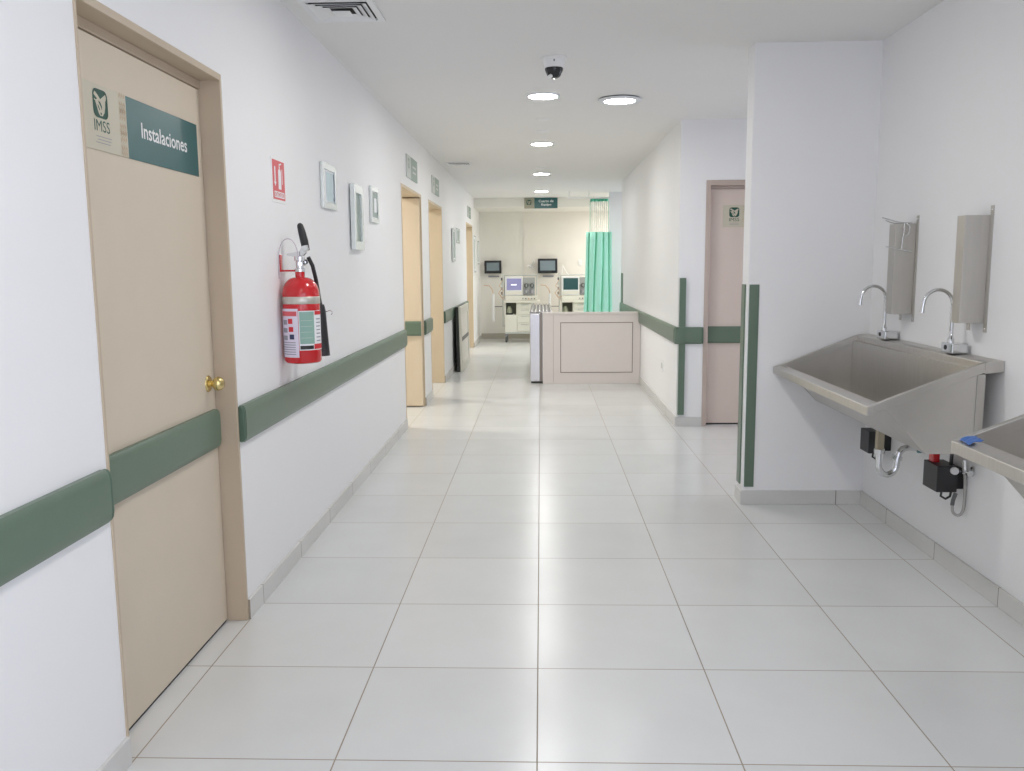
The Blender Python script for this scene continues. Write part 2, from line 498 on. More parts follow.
# doors 2..4: frames lining the whole thickness of the wall
def open_frame(n, D, leaf=False):
    d = thing("door_%d" % n, None, None, (XL, (D[0] + D[1]) / 2, 0), kind="structure")
    m = MB()
    m.box(XL - T - .01, FX, D[0], D[0] + .028, 0, DH)
    m.box(XL - T - .01, FX, D[1] - .028, D[1], 0, DH)
    m.box(XL - T - .01, FX, D[0] + .028, D[1] - .028, DH - .028, DH)
    m.build("frame", "frame_warm", d, bevel=0.002)
    if leaf:
        y1 = D[1] - .04
        MB().box(-2.30, XL - .008, y1 - .045, y1, 0.014, DH - .042).build("leaf", "door_warm", d, bevel=0.002)
        prof = [(y1 - .045, .748), (y1 - .062, .748), (y1 - .073, .765), (y1 - .073, .88), (y1 - .062, .897), (y1 - .045, .897)]
        MB().prism(prof, "x", -2.25, XL - .014).build("guard_strip", "green", d, bevel=0.002)
        MB().box(-1.9, XL - .01, y1 + .002, D[1] - .029, 0.02, DH - .04).build("hinge_gap", "dark", d)
    return d
open_frame(2, D2, True)
open_frame(3, D3)
open_frame(4, D4)

# door_5 in the alcove
d = thing("door_5", None, None, (1.95, AY, 0), kind="structure")
m = MB()
fy = AY - .006
m.box(D5[0], D5[0] + .04, fy, AY + .15, 0, 2.185).box(D5[1] - .04, D5[1], fy, AY + .15, 0, 2.185)
m.box(D5[0] + .04, D5[1] - .04, fy, AY + .15, 2.14, 2.185)
m.box(D5[0] + .04, D5[1] - .04, AY + .07, AY + .15, 2.115, 2.14)
m.build("frame", "frame_pink", d, bevel=0.002)
MB().box(D5[0] + .043, D5[1] - .043, AY + .075, AY + .115, 0.014, 2.112).build("leaf", "door_pink", d, bevel=0.002)
MB().box(D5[0] + .043, D5[1] - .043, AY + .08, AY + .11, 0.0005, 0.014).build("bottom_seal", "dark", d)
py = AY + .075
MB().prism([(py, .75), (py - .018, .75), (py - .028, .765), (py - .028, .885), (py - .018, .90), (py, .90)], "x", D5[0] + .05, D5[1] - .06).build("guard_strip", "green", d, bevel=0.002)

# ------------------------------------------------------------------ wall guards
def guard_y(name_label, x, y0, y1, s, z0=.748, z1=.898):
    g = thing("wall_guard", name_label, "wall guard", (x, (y0 + y1) / 2, z0))
    MB().prism(rail_poly(x, z0, z1, .028, s), "y", y0 + .018, y1 - .018).build("rail", "green", g, smooth=40)
    for a, b in ((y0, y0 + .0178), (y1 - .0178, y1)):
        MB().prism(rail_poly(x, z0 + .0005, z1 - .0005, .0275, s), "y", a, b).build("end_cap", "green_dk", g, bevel=0.006, smooth=50)
    return g
guard_y("sage green wall guard ending at the near edge of the Instalaciones door", XL, -3.5, -0.050, 1)
guard_y("long sage green wall guard below the fire extinguisher", XL, 1.032, 5.335, 1)
guard_y("short sage green wall guard between the two open tan doorways", XL, 6.625, 7.205, 1)
guard_y("sage green wall guard behind the leaning framed panel", XL, 8.475, 11.98, 1)
guard_y("sage green wall guard running from the reception desk to the alcove corner", XR, 5.452, 10.93, -1)
g = thing("wall_guard", "short sage green wall guard beside the alcove door frame", "wall guard", (1.36, AY, .75))
MB().prism([(AY, .75), (AY - .02, .75), (AY - .032, .767), (AY - .032, .882), (AY - .02, .90), (AY, .90)], "x", XR - .028, 1.448).build("rail", "green", g, bevel=.001, smooth=40)
MB().prism([(AY, .7505), (AY - .0195, .7505), (AY - .0315, .767), (AY - .0315, .882), (AY - .0195, .8995), (AY, .8995)], "x", 1.449, 1.466).build("end_cap", "green_dk", g, bevel=.005)

def corner_guard(label, parts, loc):
    g = thing("corner_guard", label, "corner guard", loc)
    for nm, mb in parts: mb.build(nm, "green", g, bevel=0.002)
corner_guard("broad green strip guard on the face of the wall stub beside the steel sink",
             [("strip", MB().box(1.247, 1.305, 2.803, 2.81, .108, 1.332))], (XR, 2.81, .1))
corner_guard("narrow green strip guard on the thin end face of the wall stub",
             [("strip", MB().box(1.232, XR, 2.862, 2.945, .112, 1.332))], (XR, 2.9, .1))
corner_guard("green strip corner guard on the alcove corner, crossed by the wall guards",
             [("front_strip", MB().box(1.247, 1.303, AY - .036, AY - .0325, .108, .745).box(1.247, 1.303, AY - .036, AY - .0325, .7455, .903).box(1.247, 1.303, AY - .036, AY - .0325, .9035, 1.337)),
              ("backing", MB().box(1.25, 1.30, AY - .0325, AY, .108, .745).box(1.25, 1.30, AY - .0325, AY, .903, 1.337))], (XR, AY, .1))
corner_guard("thin green corner guard at the far end of the corridor wall",
             [("side_strip", MB().box(XR - .008, XR, 10.66, 10.945, .108, 1.34)), ], (XR, 10.95, .1))
corner_guard("thin green corner guard beside the mint curtain",
             [("front_strip", MB().box(1.206, 1.232, 12.742, 12.75, .108, 1.34))], (1.2, 12.75, .1))

# ------------------------------------------------------------------ emblem and signs
def emblem(mb, org, u, v, wd, ht, k=0, n=None):
    """rounded badge with an eagle's head and spread wing over a seated figure: dark ground, the pale figure left open"""
    org, u, v = Vector(org), Vector(u), Vector(v)
    P = lambda a, b: org + u * (a * wd) + v * (b * ht)
    def ring(r, inset):
        pts = []
        for cx, cy, a0 in ((1 - r, 1 - r, 0), (r, 1 - r, 90), (r, r, 180), (1 - r, r, 270)):
            for i in range(5):
                t = math.radians(a0 + i * 22.5)
                pts.append((cx + (r - inset) * math.cos(t), cy + (r - inset) * math.sin(t)))
        return pts
    o, i_ = ring(.24, 0), ring(.24, .085)
    nn = len(o)
    mb.add([P(*p) for p in o] + [P(*p) for p in i_], [(j, (j + 1) % nn, nn + (j + 1) % nn, nn + j) for j in range(nn)], k)
    shapes = [
        [(.08, .93), (.92, .93), (.80, .84), (.60, .72), (.50, .66), (.42, .74), (.26, .84)],   # dark over the head
        [(.34, .86), (.44, .80), (.50, .90)],
        [(.06, .78), (.20, .70), (.30, .66), (.22, .60), (.06, .64)],                            # beak side
        [(.06, .60), (.16, .56), (.24, .40), (.34, .18), (.44, .08), (.06, .08)],                # left of the figure
        [(.94, .80), (.94, .08), (.60, .08), (.74, .22), (.82, .42), (.84, .62)],                # right of the wing
        [(.36, .60), (.50, .56), (.60, .42), (.58, .28), (.52, .40), (.42, .50)],                # fold of the cloak
        [(.30, .46), (.38, .42), (.46, .28), (.42, .26), (.34, .36)],
        [(.46, .20), (.56, .20), (.54, .12), (.48, .12)],
    ]
    for s in shapes: mb.add([P(*p) for p in s], [tuple(range(len(s)))], k)
def thick_lines(mb, segs, org, u, v, w_, k=0):
    org, u, v = Vector(org), Vector(u), Vector(v)
    for (a, b), (c, d_) in segs:
        p, q = org + u * a + v * b, org + u * c + v * d_
        t = (q - p).normalized(); nrm = u.cross(v).normalized(); s = nrm.cross(t) * w_ / 2
        mb.add([p - s, q - s, q + s, p + s], [(0, 1, 2, 3)], k)

# sign on door_1 (y runs away from the camera)
sx = -1.287
sg = thing("door_sign", "long teal and beige Instalaciones sign with green emblem", "sign", (sx, .55, 1.797))
U, V = (0, 1, 0), (0, 0, 1)
b0, b1, b2, z0, z1 = .118, .392, .957, 1.797, 1.988
MB().box(sx, sx + .003, b0, b1, z0, z1).build("beige_plate", "signbeige", sg, bevel=.0008)
MB().box(sx, sx + .0032, b1 + .0004, b2, z0, z1).build("teal_plate", "teal", sg, bevel=.0008)
e = MB(); emblem(e, (sx + .0036, .185, 1.892), U, V, .088, .083); e.build("emblem", "logo", sg, fix=False)
t = MB(); put_text(t, "IMSS", (sx + .0036, .185, 1.853), U, V, .092, .033, bold=0.0)
t.build("lettering", "logo", sg, fix=False)
t = MB()
for q, (a, b) in enumerate(((.192, .285), (.200, .282), (.19, .275))):
    thick_lines(t, [((a, 0), (b, 0))], (sx + .0036, 0, 1.838 - q * .009), U, V, .0022)
t.build("fine_print", "greyprint", sg, fix=False)
t = MB()
for r in range(11):
    zz = z0 + .012 + r * .0165
    for c in range(3):
        yy = .345 + c * .014
        sgn = 1 if (r // 2) % 2 else -1
        thick_lines(t, [((yy, zz), (yy + .011, zz + sgn * .010)), ((yy, zz + .006), (yy + .011, zz + .006 + sgn * .010))], (sx + .0036, 0, 0), U, V, .0028)
t.build("woven_pattern", "tanprint", sg, fix=False)
t = MB(); put_text(t, "Instalaciones", (sx + .0040, .488, 1.872), U, V, .366, .050); t.build("lettering", "white", sg, fix=False)

# sign on the alcove door
sy = AY + .075
sg = thing("door_sign", "small beige sign with green emblem on the alcove door", "sign", (1.85, sy, 1.783))
U2, V2 = (1, 0, 0), (0, 0, 1)
MB().box(1.632, 1.835, sy - .003, sy, 1.78, 1.975).build("beige_plate", "signbeige", sg, bevel=.0008)
MB().box(1.8354, 2.30, sy - .0032, sy, 1.78, 1.975).build("teal_plate", "teal", sg, bevel=.0008)
e = MB(); emblem(e, (1.688, sy - .0036, 1.868), U2, V2, .088, .085); e.build("emblem", "logo", sg, fix=False)
t = MB(); put_text(t, "IMSS", (1.688, sy - .0036, 1.832), U2, V2, .088, .030, bold=0.0); t.build("lettering", "logo", sg, fix=False)
t = MB()
for q in range(2): thick_lines(t, [((1.69, 0), (1.772, 0))], (0, sy - .0036, 1.816 - q * .011), U2, V2, .003)
t.build("fine_print", "greyprint", sg, fix=False)
t = MB()
for r in range(11):
    zz = 1.79 + r * .0165; sgn = 1 if (r // 2) % 2 else -1
    for c in range(2):
        xx = 1.802 + c * .015
        thick_lines(t, [((xx, zz), (xx + .011, zz + sgn * .01))], (0, sy - .0036, 0), U2, V2, .003)
t.build("woven_pattern", "tanprint", sg, fix=False)

# signs over the open doorways
def over_sign(y0, y1, z0, z1, label):
    s = thing("overdoor_sign", label, "sign", (XL, (y0 + y1) / 2, z0), "signs over the open doorways")
    ym = y0 + (y1 - y0) * .36
    MB().box(XL, XL + .012, y0, ym, z0, z1).build("beige_plate", "palegrey", s, bevel=.001)
    MB().box(XL, XL + .012, ym + .0004, y1, z0, z1).build("green_plate", "teal_grey", s, bevel=.001)
    t = MB()
    hh = z1 - z0
    for b in (.60, .36):
        thick_lines(t, [((ym + .10, z0 + hh * b), (y1 - .10, z0 + hh * b))], (XL + .0128, 0, 0), U, V, hh * .09)
    t.build("text_line", "palegrey", s, fix=False)
    e = MB(); emblem(e, (XL + .0128, y0 + .06, z0 + hh * .42), U, V, .10, .09); e.build("emblem", "teal_grey", s, fix=False)
over_sign(5.66, 6.32, 2.27, 2.475, "grey-green sign on the wall over the doorway with an open door leaf")
over_sign(7.52, 8.16, 2.285, 2.475, "grey-green sign over the open doorway next to the leaning framed panel")
over_sign(12.25, 12.9, 2.275, 2.465, "tiny grey sign over the last tan doorway by the far room")

# room sign on the soffit of the far room
sy = 13.8
s = thing("room_sign", "dark teal and grey room sign fixed to the far soffit", "sign", (.02, sy, 2.5))
MB().box(-.285, -.10, sy - .02, sy, 2.505, 2.695).build("beige_plate", mat("grey_beige_sign", srgb(160, 158, 140), .5), s, bevel=.002)
MB().box(-.0996, .325, sy - .02, sy, 2.505, 2.695).build("teal_plate", "teal", s, bevel=.002)
t = MB()
put_text(t, "Cuarto de", (-.02, sy - .0206, 2.615), U2, V2, .27, .045)
t.build("lettering", "white", s, fix=False)
t = MB()
put_text(t, "Equipo", (.03, sy - .0206, 2.545), U2, V2, .18, .048)
t.build("lettering", "white", s, fix=False)
e = MB(); emblem(e, (-.245, sy - .0206, 2.57), U2, V2, .09, .09); e.build("emblem", "logo", s, fix=False)

# fire sign
s = thing("fire_sign", "small red extinguisher pictogram sign on the white wall", "sign", (XL, 1.72, 1.755))
y0, y1, z0, z1 = 1.617, 1.826, 1.752, 1.955
MB().box(XL, XL + .003, y0, y1, z0, z1).build("backing", "white", s, bevel=.0006)
MB().box(XL + .003, XL + .0036, y0 + .012, y1 - .012, z0 + .014, z1 - .010).build("red_field", "pinkred", s)
X = XL + .0042
t = MB()
def poly(pts): t.add([(X, a, b) for a, b in pts], [tuple(range(len(pts)))])
yc = 1.735
poly([(yc - .022, 1.815), (yc + .022, 1.815), (yc + .022, 1.895), (yc + .012, 1.908), (yc - .012, 1.908), (yc - .022, 1.895)])   # bottle
poly([(yc - .007, 1.909), (yc + .007, 1.909), (yc + .007, 1.922), (yc - .007, 1.922)])
poly([(yc - .008, 1.923), (yc + .030, 1.931), (yc + .030, 1.937), (yc - .008, 1.930)])                                          # lever
poly([(yc + .034, 1.84), (yc + .042, 1.84), (yc + .042, 1.91), (yc + .034, 1.91)])                                              # hose
poly([(1.655, 1.845), (1.672, 1.845), (1.672, 1.915), (1.655, 1.915)])                                                          # arrow
poly([(1.645, 1.845), (1.682, 1.845), (1.6635, 1.825)])
poly([(1.645, 1.775), (1.80, 1.775), (1.80, 1.803), (1.645, 1.803)])
t.build("pictogram", "paper", s, fix=False)
t = MB(); put_text(t, "EXTINTOR", (X + .0005, 1.652, 1.780), U, V, .14, .018); t.build("lettering", "redflat", s, fix=False)

# ------------------------------------------------------------------ fire extinguisher
ex, ey, R_ = -1.116, 1.69, 0.0865
f = thing("fire_extinguisher", "red fire extinguisher hanging on the white wall with black hose", "fire extinguisher", (ex, ey, 1.0))
prof = [(0, 1.004), (R_ - .014, 1.004), (R_ - .004, 1.008), (R_, 1.018), (R_, 1.325)]
for i in range(1, 9):
    a = i / 8 * PI / 2
    prof.append((R_ - (R_ - .022) * (1 - math.cos(a)), 1.325 + .082 * math.sin(a)))
prof += [(.022, 1.435), (.0, 1.436)]
MB().lathe(prof, (ex, ey, 0), seg=48).build("cylinder", "red", f, smooth=40)
MB().lathe([(R_ + .0004, 1.283), (R_ + .0014, 1.284), (R_ + .0014, 1.316), (R_ + .0004, 1.317)], (ex, ey, 0), seg=48).build("silver_band", "band", f, smooth=60)
# angle: lathe around z, u = orthogonal of z; use own patches instead
def patch(a0, a1, z0, z1, r, nm, m_, parent):
    """angles in degrees, 0 = +x, -90 = towards the camera"""
    g = MB()
    g.grid(lambda s_, t_: (ex + r * math.cos(math.radians(a0 + (a1 - a0) * s_)), ey + r * math.sin(math.radians(a0 + (a1 - a0) * s_)), z0 + (z1 - z0) * t_), 14, 1)
    return g.build(nm, m_, parent, smooth=60, fix=False)
# camera-facing direction is about -75 deg
lb = patch(-158, -86, 1.035, 1.262, R_ + .0012, "instruction_label", "lilac", f)
patch(-155, -90, 1.228, 1.250, R_ + .0018, "red_heading", "pinkred", lb)
for q, (za, zb) in enumerate(((1.192, 1.216), (1.155, 1.178), (1.120, 1.143))):
    patch(-120 + q * 2, -104 + q * 2, za, zb, R_ + .0018, "pictogram", "redflat" if q < 2 else "navy", lb)
    patch(-146, -124, za - .004, zb - .006, R_ + .0018, "pictogram", "greyprint", lb)
for q in range(6):
    patch(-150, -96, 1.048 + q * .011, 1.052 + q * .011, R_ + .0018, "text_line", "greyprint", lb)
lb = patch(-84.5, 4, 1.068, 1.252, R_ + .0012, "data_label", "paper", f)
patch(-82, -36, 1.098, 1.248, R_ + .0018, "green_field", "ltgreen", lb)
patch(-82, -40, 1.073, 1.090, R_ + .0018, "black_bar", "black", lb)
patch(-38, 2, 1.072, 1.096, R_ + .0018, "red_corner", "redflat", lb)
patch(-33, 2, 1.232, 1.250, R_ + .0018, "red_heading", "redflat", lb)
for q in range(7):
    patch(-28, -6, 1.108 + q * .017, 1.113 + q * .017, R_ + .0018, "text_line", "greyprint", lb)
for q in range(4):
    patch(-78, -42, 1.125 + q * .027, 1.127 + q * .027, R_ + .0018, "text_line", "palegrey", lb)
# valve, lever, gauge
v = MB()
v.lathe([(0, 1.432), (.024, 1.432), (.024, 1.446), (.017, 1.450), (.017, 1.480), (.024, 1.484), (.024, 1.502), (0, 1.503)], (ex, ey, 0), seg=24)
v.lathe([(0, 0), (.012, 0), (.012, .035), (.016, .035), (.016, .05), (0, .05)], (ex, ey, 1.472), (.25, 1, .1), 16)
v.lathe([(0, 0), (.010, 0), (.010, .028), (0, .028)], (ex, ey, 1.468), (.3, -1, 0), 16)
v.build("valve", "chrome", f, smooth=40)
lv = MB()
lv.prism([(ex - .055, 1.508), (ex - .015, 1.500), (ex + .02, 1.505), (ex + .035, 1.522), (ex + .02, 1.530), (ex - .02, 1.522), (ex - .055, 1.516)], "y", ey - .012, ey + .012)
lv.build("carry_handle", "chrome", f, bevel=.002)
MB().prism([(ex + .004, 1.528), (ex + .03, 1.522), (ex + .045, 1.535), (ex + .04, 1.556), (ex + .018, 1.552)], "y", ey - .010, ey + .010).build("lever", "chrome", f, bevel=.002)
# hose rises as a black grip, then drops behind the bottle to the horn
hs = MB()
hs.tube([(ex + .026, ey + .03, 1.530), (ex + .018, ey + .03, 1.575), (ex + .008, ey + .03, 1.620), (ex + .001, ey + .03, 1.648), (ex - .002, ey + .032, 1.656)], [.017, .019, .0175, .0145, .008], 16)
hs.build("grip", "rubber", f, smooth=60)
hs = MB()
pts = [(ex + .03, ey + .045, 1.50), (ex + .045, ey + .06, 1.46), (ex + .050, ey + .09, 1.40), (ex + .050, ey + .12, 1.35), (ex + .052, ey + .135, 1.30), (ex + .058, ey + .13, 1.27)]
hs.tube(pts, .0095, 12); hs.build("hose", "rubber", f, smooth=60)
hx, hy = ex + .054, ey + .14
h = MB().lathe([(0, 1.272), (.018, 1.272), (.022, 1.262), (.026, 1.24), (.033, 1.12), (.039, 1.025), (.040, 1.022), (.036, 1.022), (.030, 1.10), (0, 1.10)], (hx, hy, 0), (0, 0, 1), 28)
h.build("horn", "rubber", f, smooth=40)
MB().tube([(hx + .02, hy + .01, 1.235), (hx + .045, hy + .01, 1.243), (hx + .056, hy + .01, 1.236), (hx + .055, hy + .01, 1.226), (hx + .049, hy + .01, 1.222)], .0022, 8).build("clip", "chrome", f, smooth=60)

b = thing("wall_bracket", "small red wall bracket holding the fire extinguisher by its neck", "bracket", (XL, 1.70, 1.43))
MB().box(XL, XL + .006, 1.685, 1.715, 1.432, 1.512).build("back_plate", "red", b, bevel=.001)
MB().box(XL + .006, ex - .026, 1.686, 1.714, 1.4325, 1.4415).build("arm", "red", b, bevel=.001)
sm = MB()
sm.tube([(XL + .004, 1.66, 1.40 + .0)] + [(XL + .006 + .045 * (1 - math.cos(a)), 1.66, 1.50 + .085 * math.sin(a)) for a in [PI * i / 14 for i in range(15)]] + [(XL + .096, 1.66, 1.452)], .0022, 8)
sm.build("safety_wire", mat("dull_wire", srgb(188, 176, 186), .4), b, smooth=60)

# ------------------------------------------------------------------ pictures
def picture(y0, y1, z0, z1, label, prnt, tilt=0.0, blocks=(), fw=.035, group=None, x=XL, dep=.018):
    p = thing("picture_frame", label, "picture", (x, (y0 + y1) / 2, z0), group)
    m = MB()
    def bx(a, b, c, d_, t0, t1, mb, k=0):
        vs = []
        for z in (c, d_):
            for y in (a, b):
                for t_ in (t0, t1):
                    vs.append((x + .002 + t_ + tilt * (y1 - y) , y, z))
        mb.add(vs, [(0, 2, 3, 1), (4, 5, 7, 6), (0, 1, 5, 4), (1, 3, 7, 5), (3, 2, 6, 7), (2, 0, 4, 6)], k)
    bx(y0, y0 + fw, z0, z1, 0, dep, m); bx(y1 - fw, y1, z0, z1, 0, dep, m)
    bx(y0 + fw, y1 - fw, z0, z0 + fw, 0, dep, m); bx(y0 + fw, y1 - fw, z1 - fw, z1, 0, dep, m)
    m.build("frame", "frame_alu", p, bevel=.003)
    m = MB(); bx(y0 + fw, y1 - fw, z0 + fw, z1 - fw, .002, dep * .45, m); m.build("print", prnt, p)
    for q, (nm, mm, a, b, c, d_) in enumerate(blocks):
        m = MB(); bx(y0 + (y1 - y0) * a, y0 + (y1 - y0) * b, z0 + (z1 - z0) * c, z0 + (z1 - z0) * d_, dep * .45 + .0006 + q * .0012, dep * .45 + .0014 + q * .0012, m)
        m.build(nm, mm, p)
    return p
picture(2.50, 2.82, 1.785, 2.035, "pale framed print between the red fire sign and the tilted frame", "print_blue",
        blocks=(("mount", "paper", .12, .86, .14, .86), ("printed_area", "print_blue", .3, .84, .17, .82), ("dark_edge", "navy", .845, .875, .2, .82), ("seal", "navy", .80, .86, .2, .27)))
picture(3.225, 3.53, 1.565, 1.985, "tall framed grey print standing off the wall, tilted", "print_grey", tilt=.02, fw=.055, dep=.03,
        blocks=(("printed_area", "print_grey", .28, .9, .16, .86),))
picture(3.89, 4.17, 1.772, 2.03, "small framed certificate beside the tilted grey frame", "paper",
        blocks=(("printed_area", "print_grey", .3, .92, .16, .84), ("inner_sheet", "paper", .45, .78, .3, .7), ("seal", "navy", .84, .92, .27, .34)))
picture(9.60, 10.0, 1.53, 1.985, "tall narrow frame on the wall above the leaning panel", "paper", tilt=.02, fw=.03, blocks=(("printed_area", "print_grey", .2, .9, .1, .9),))
picture(10.25, 10.7, 1.80, 2.01, "small square frame high above the leaning panel", "paper", fw=.03, blocks=(("printed_area", "print_grey", .2, .9, .15, .85),))
picture(13.55, 13.95, 1.35, 2.02, "thin poster frame past the last tan doorway", "paper", fw=.02, blocks=(("printed_area", "print_grey", .15, .5, .1, .9),), dep=.014)
picture(14.45, 14.85, 1.50, 1.95, "thin poster frame by the back corner of the far room", "paper", fw=.02, blocks=(("printed_area", "print_grey", .15, .5, .1, .9),), dep=.014)

# ------------------------------------------------------------------ ceiling fittings
def downlight(x, y, label, m_="lamp", r=.11, z=H, group="round ceiling downlights"):
    l = thing("downlight", label, "ceiling light", (x, y, z), group)
    MB().lathe([(r, -.010), (r + .004, -.012), (r + .016, -.008), (r + .020, 0), (r, 0)], (x, y, z), seg=40).build("trim_ring", "trimwhite", l, smooth=40)
    MB().lathe([(0, -.009), (r, -.009)], (x, y, z), seg=40).build("lens", m_, l, fix=False)
    return l
downlight(.036, 4.25, "round ceiling light just past the dome camera", r=.105)
downlight(.030, 6.76, "second round ceiling light past the dome camera", r=.105)
downlight(.030, 9.66, "small round ceiling light beyond the two flush discs", r=.105)
downlight(.030, 12.42, "last round ceiling light in front of the room sign", "lampwarm", r=.105)
for y in (1.5, -1.3, -4.1):
    downlight(.036, y, "round ceiling light over the near end of the corridor")
for x, y in ((-2.6, 5.75), (-2.6, 7.9), (-2.6, 12.6), (2.3, 13.4), (2.3, 11.6), (1.75, 14.4), (2.8, 14.4)):  # far-room lamps are added out of view to brighten its back wall
    z = 2.53 if y > 13.8 else H
    downlight(x, y, "unseen warm round ceiling light outside the corridor", "lampside" if x < -1 else "lampwarm", z=z)
x, y = .617, 4.42
l = thing("downlight", "wide ringed ceiling light set apart from the row", "ceiling light", (x, y, H))
MB().lathe([(.152, 0), (.152, -.012)], (x, y, H), seg=56).build("spring_gap", "ringdk", l, smooth=60)
MB().lathe([(.116, -.018), (.119, -.022), (.148, -.023), (.164, -.014), (.164, -.009), (.152, -.009)], (x, y, H), seg=56).build("trim_ring", "trimwhite", l, smooth=40)
MB().lathe([(0, -.0185), (.117, -.0185)], (x, y, H), seg=56).build("lens", "lamp2", l, fix=False)

c = thing("dome_camera", "dark dome security camera hanging from the ceiling", "security camera", (.10, 3.09, H))
cx, cy = .10, 3.09
MB().lathe([(0, 0), (.078, 0), (.078, -.010), (.066, -.016), (.062, -.055), (.058, -.062), (0, -.062)], (cx, cy, H), seg=36).build("base", "white", c, smooth=35)
MB().box(cx - .004, cx + .004, cy - .066, cy - .062, H - .034, H - .022).build("status_light", "pumpdk", c)
MB().lathe([(0, -.0625), (.055, -.0625), (.056, -.072), (.048, -.090), (.042, -.104), (.033, -.114), (.018, -.121), (0, -.123)], (cx, cy, H), seg=36).build("dome", mat("smoked_dome", (.02, .021, .023, 1), .12), c, smooth=60)
MB().lathe([(0, 0), (.012, 0), (.012, .02), (0, .02)], (cx - .02, cy - .030, H - .112), (-.4, -.7, -.5), 16).build("lens", "white", c, smooth=40)

for x, y, lb in ((.04, 5.28, "smoke detector disc just beyond the second row of lights"), (.04, 5.93, "flat ceiling disc next to the smoke detector"), (.022, 8.98, "flat ceiling disc before the third round light")):
    s = thing("smoke_detector", {5.28: "flush white ceiling disc closest behind the first light of the row", 5.93: "flush white ceiling disc just in front of the second light of the row", 8.98: "flush white ceiling disc just in front of the third light of the row"}[y], "smoke detector", (x, y, H), "flush ceiling discs")
    MB().lathe([(.066, 0), (.066, -.004), (.060, -.006)], (x, y, H), seg=28).build("base", "vent", s, smooth=40)
    MB().lathe([(.060, -.0061), (.05, -.009), (.035, -.010), (0, -.010)], (x, y, H), seg=28).build("cap", "vent", s, smooth=40)

def vent(x0, x1, y0, y1, label):
    v = thing("ceiling_vent", label, "air vent", ((x0 + x1) / 2, (y0 + y1) / 2, H))
    cx, cy = (x0 + x1) / 2, (y0 + y1) / 2
    hx, hy = (x1 - x0) / 2, (y1 - y0) / 2
    def ring(mb, a, za, b, zb):
        vs = []
        for s, z in ((a, za), (b, zb)):
            vs += [(cx - hx * s, cy - hy * s, z), (cx + hx * s, cy - hy * s, z), (cx + hx * s, cy + hy * s, z), (cx - hx * s, cy + hy * s, z)]
        mb.add(vs, [(i, (i + 1) % 4, 4 + (i + 1) % 4, 4 + i) for i in range(4)])
    m = MB(); ring(m, 1.0, H - .001, 1.0, H - .008); ring(m, 1.0, H - .008, .82, H - .010); ring(m, .82, H - .010, .80, H - .001)
    m.build("frame", "vent", v, fix=False)
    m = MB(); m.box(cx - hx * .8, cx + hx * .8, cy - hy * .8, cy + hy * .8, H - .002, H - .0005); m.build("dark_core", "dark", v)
    for s in (.79, .63, .47):
        m = MB(); ring(m, s, H - .017, s - .155, H - .005); m.build("louver", "vent", v, fix=False, solid=.0018)
    m = MB(); m.box(cx - hx * .24, cx + hx * .24, cy - hy * .24, cy + hy * .24, H - .022, H - .018); m.build("centre_plate", "vent", v)
vent(-1.125, -.770, 1.85, 2.225, "square white ceiling vent with dark louvers above the door")
vent(-1.125, -.825, 8.25, 8.55, "distant ceiling vent by the wall above the tan doorways")

# ------------------------------------------------------------------ steel sinks
def rimz(x): return .845 + (x - 1.40) * .3936
Y0, Y1 = 1.295, 2.795
sk = thing("scrub_sink", "long stainless scrub sink mounted against the wall stub", "sink", (1.68, 2.045, .64), "stainless scrub sinks")
o_ = [(1.475, .835), (1.655, .640), (1.850, .640), (1.850, 1.0)]
e0, e1 = Y0 + .006, Y1 - .006
m = MB()
for i in range(3):
    a, b = o_[i], o_[i + 1]
    m.add([(a[0], e0, a[1]), (b[0], e0, b[1]), (b[0], e1, b[1]), (a[0], e1, a[1])], [(0, 1, 2, 3)])
for yy in (e0, e1):
    m.add([(p[0], yy, p[1]) for p in o_], [(0, 1, 2), (0, 2, 3)])
m.box(1.8515, 1.889, e0 + .05, e1 - .05, .64, 1.0)
# inner shell, with a small chamfer in the upright corners
i0, i1 = Y0 + .022, Y1 - .022
ch = .014
fl = [(1.430, rimz(1.43) - .004), (1.667, .652), (1.884, .652), (1.884, 1.015)]
fb = (1.482, .846)
def q4(a, b, c, d_): m.add([a, b, c, d_], [(0, 1, 2, 3)])
q4((fl[0][0], i0, fl[0][1]), (fl[0][0], i1, fl[0][1]), (1.434, i1, .832), (1.434, i0, .832))
q4((1.434, i0, .832), (1.434, i1, .832), (fb[0], i1, fb[1]), (fb[0], i0, fb[1]))
q4((fb[0], i0, fb[1]), (fb[0], i1, fb[1]), (fl[1][0], i1, fl[1][1]), (fl[1][0], i0, fl[1][1]))
q4((fl[1][0], i0, .652), (fl[1][0], i1, .652), (1.884, i1, .652), (1.884, i0, .652))
q4((1.884, i0 + ch, .652), (1.884, i1 - ch, .652), (1.884, i1 - ch, 1.015), (1.884, i0 + ch, 1.015))
for yy, s in ((i0, 1), (i1, -1)):
    m.add([(fl[0][0], yy, fl[0][1]), (1.434, yy, .832), (fb[0], yy, fb[1]), (fl[1][0], yy, .652), (1.884 - ch, yy, .652), (1.884 - ch, yy, 1.012)], [(0, 1, 2), (0, 2, 5), (2, 3, 4, 5)])
    q4((1.884 - ch, yy, .652), (1.884, yy + s * ch, .652), (1.884, yy + s * ch, 1.015), (1.884 - ch, yy, 1.012))
basin = m.build("basin", "steel", sk, fix=False)
MB().tube([(1.8795, i1 - .0045, .655), (1.8795, i1 - .0045, 1.006)], .006, 8).build("seam_highlight", mat("pale_seam_highlight", (0.72, 0.70, 0.66, 1), 0.5, 0.3), basin, smooth=60)  # pale bead paints in the bright reflection along the corner seam
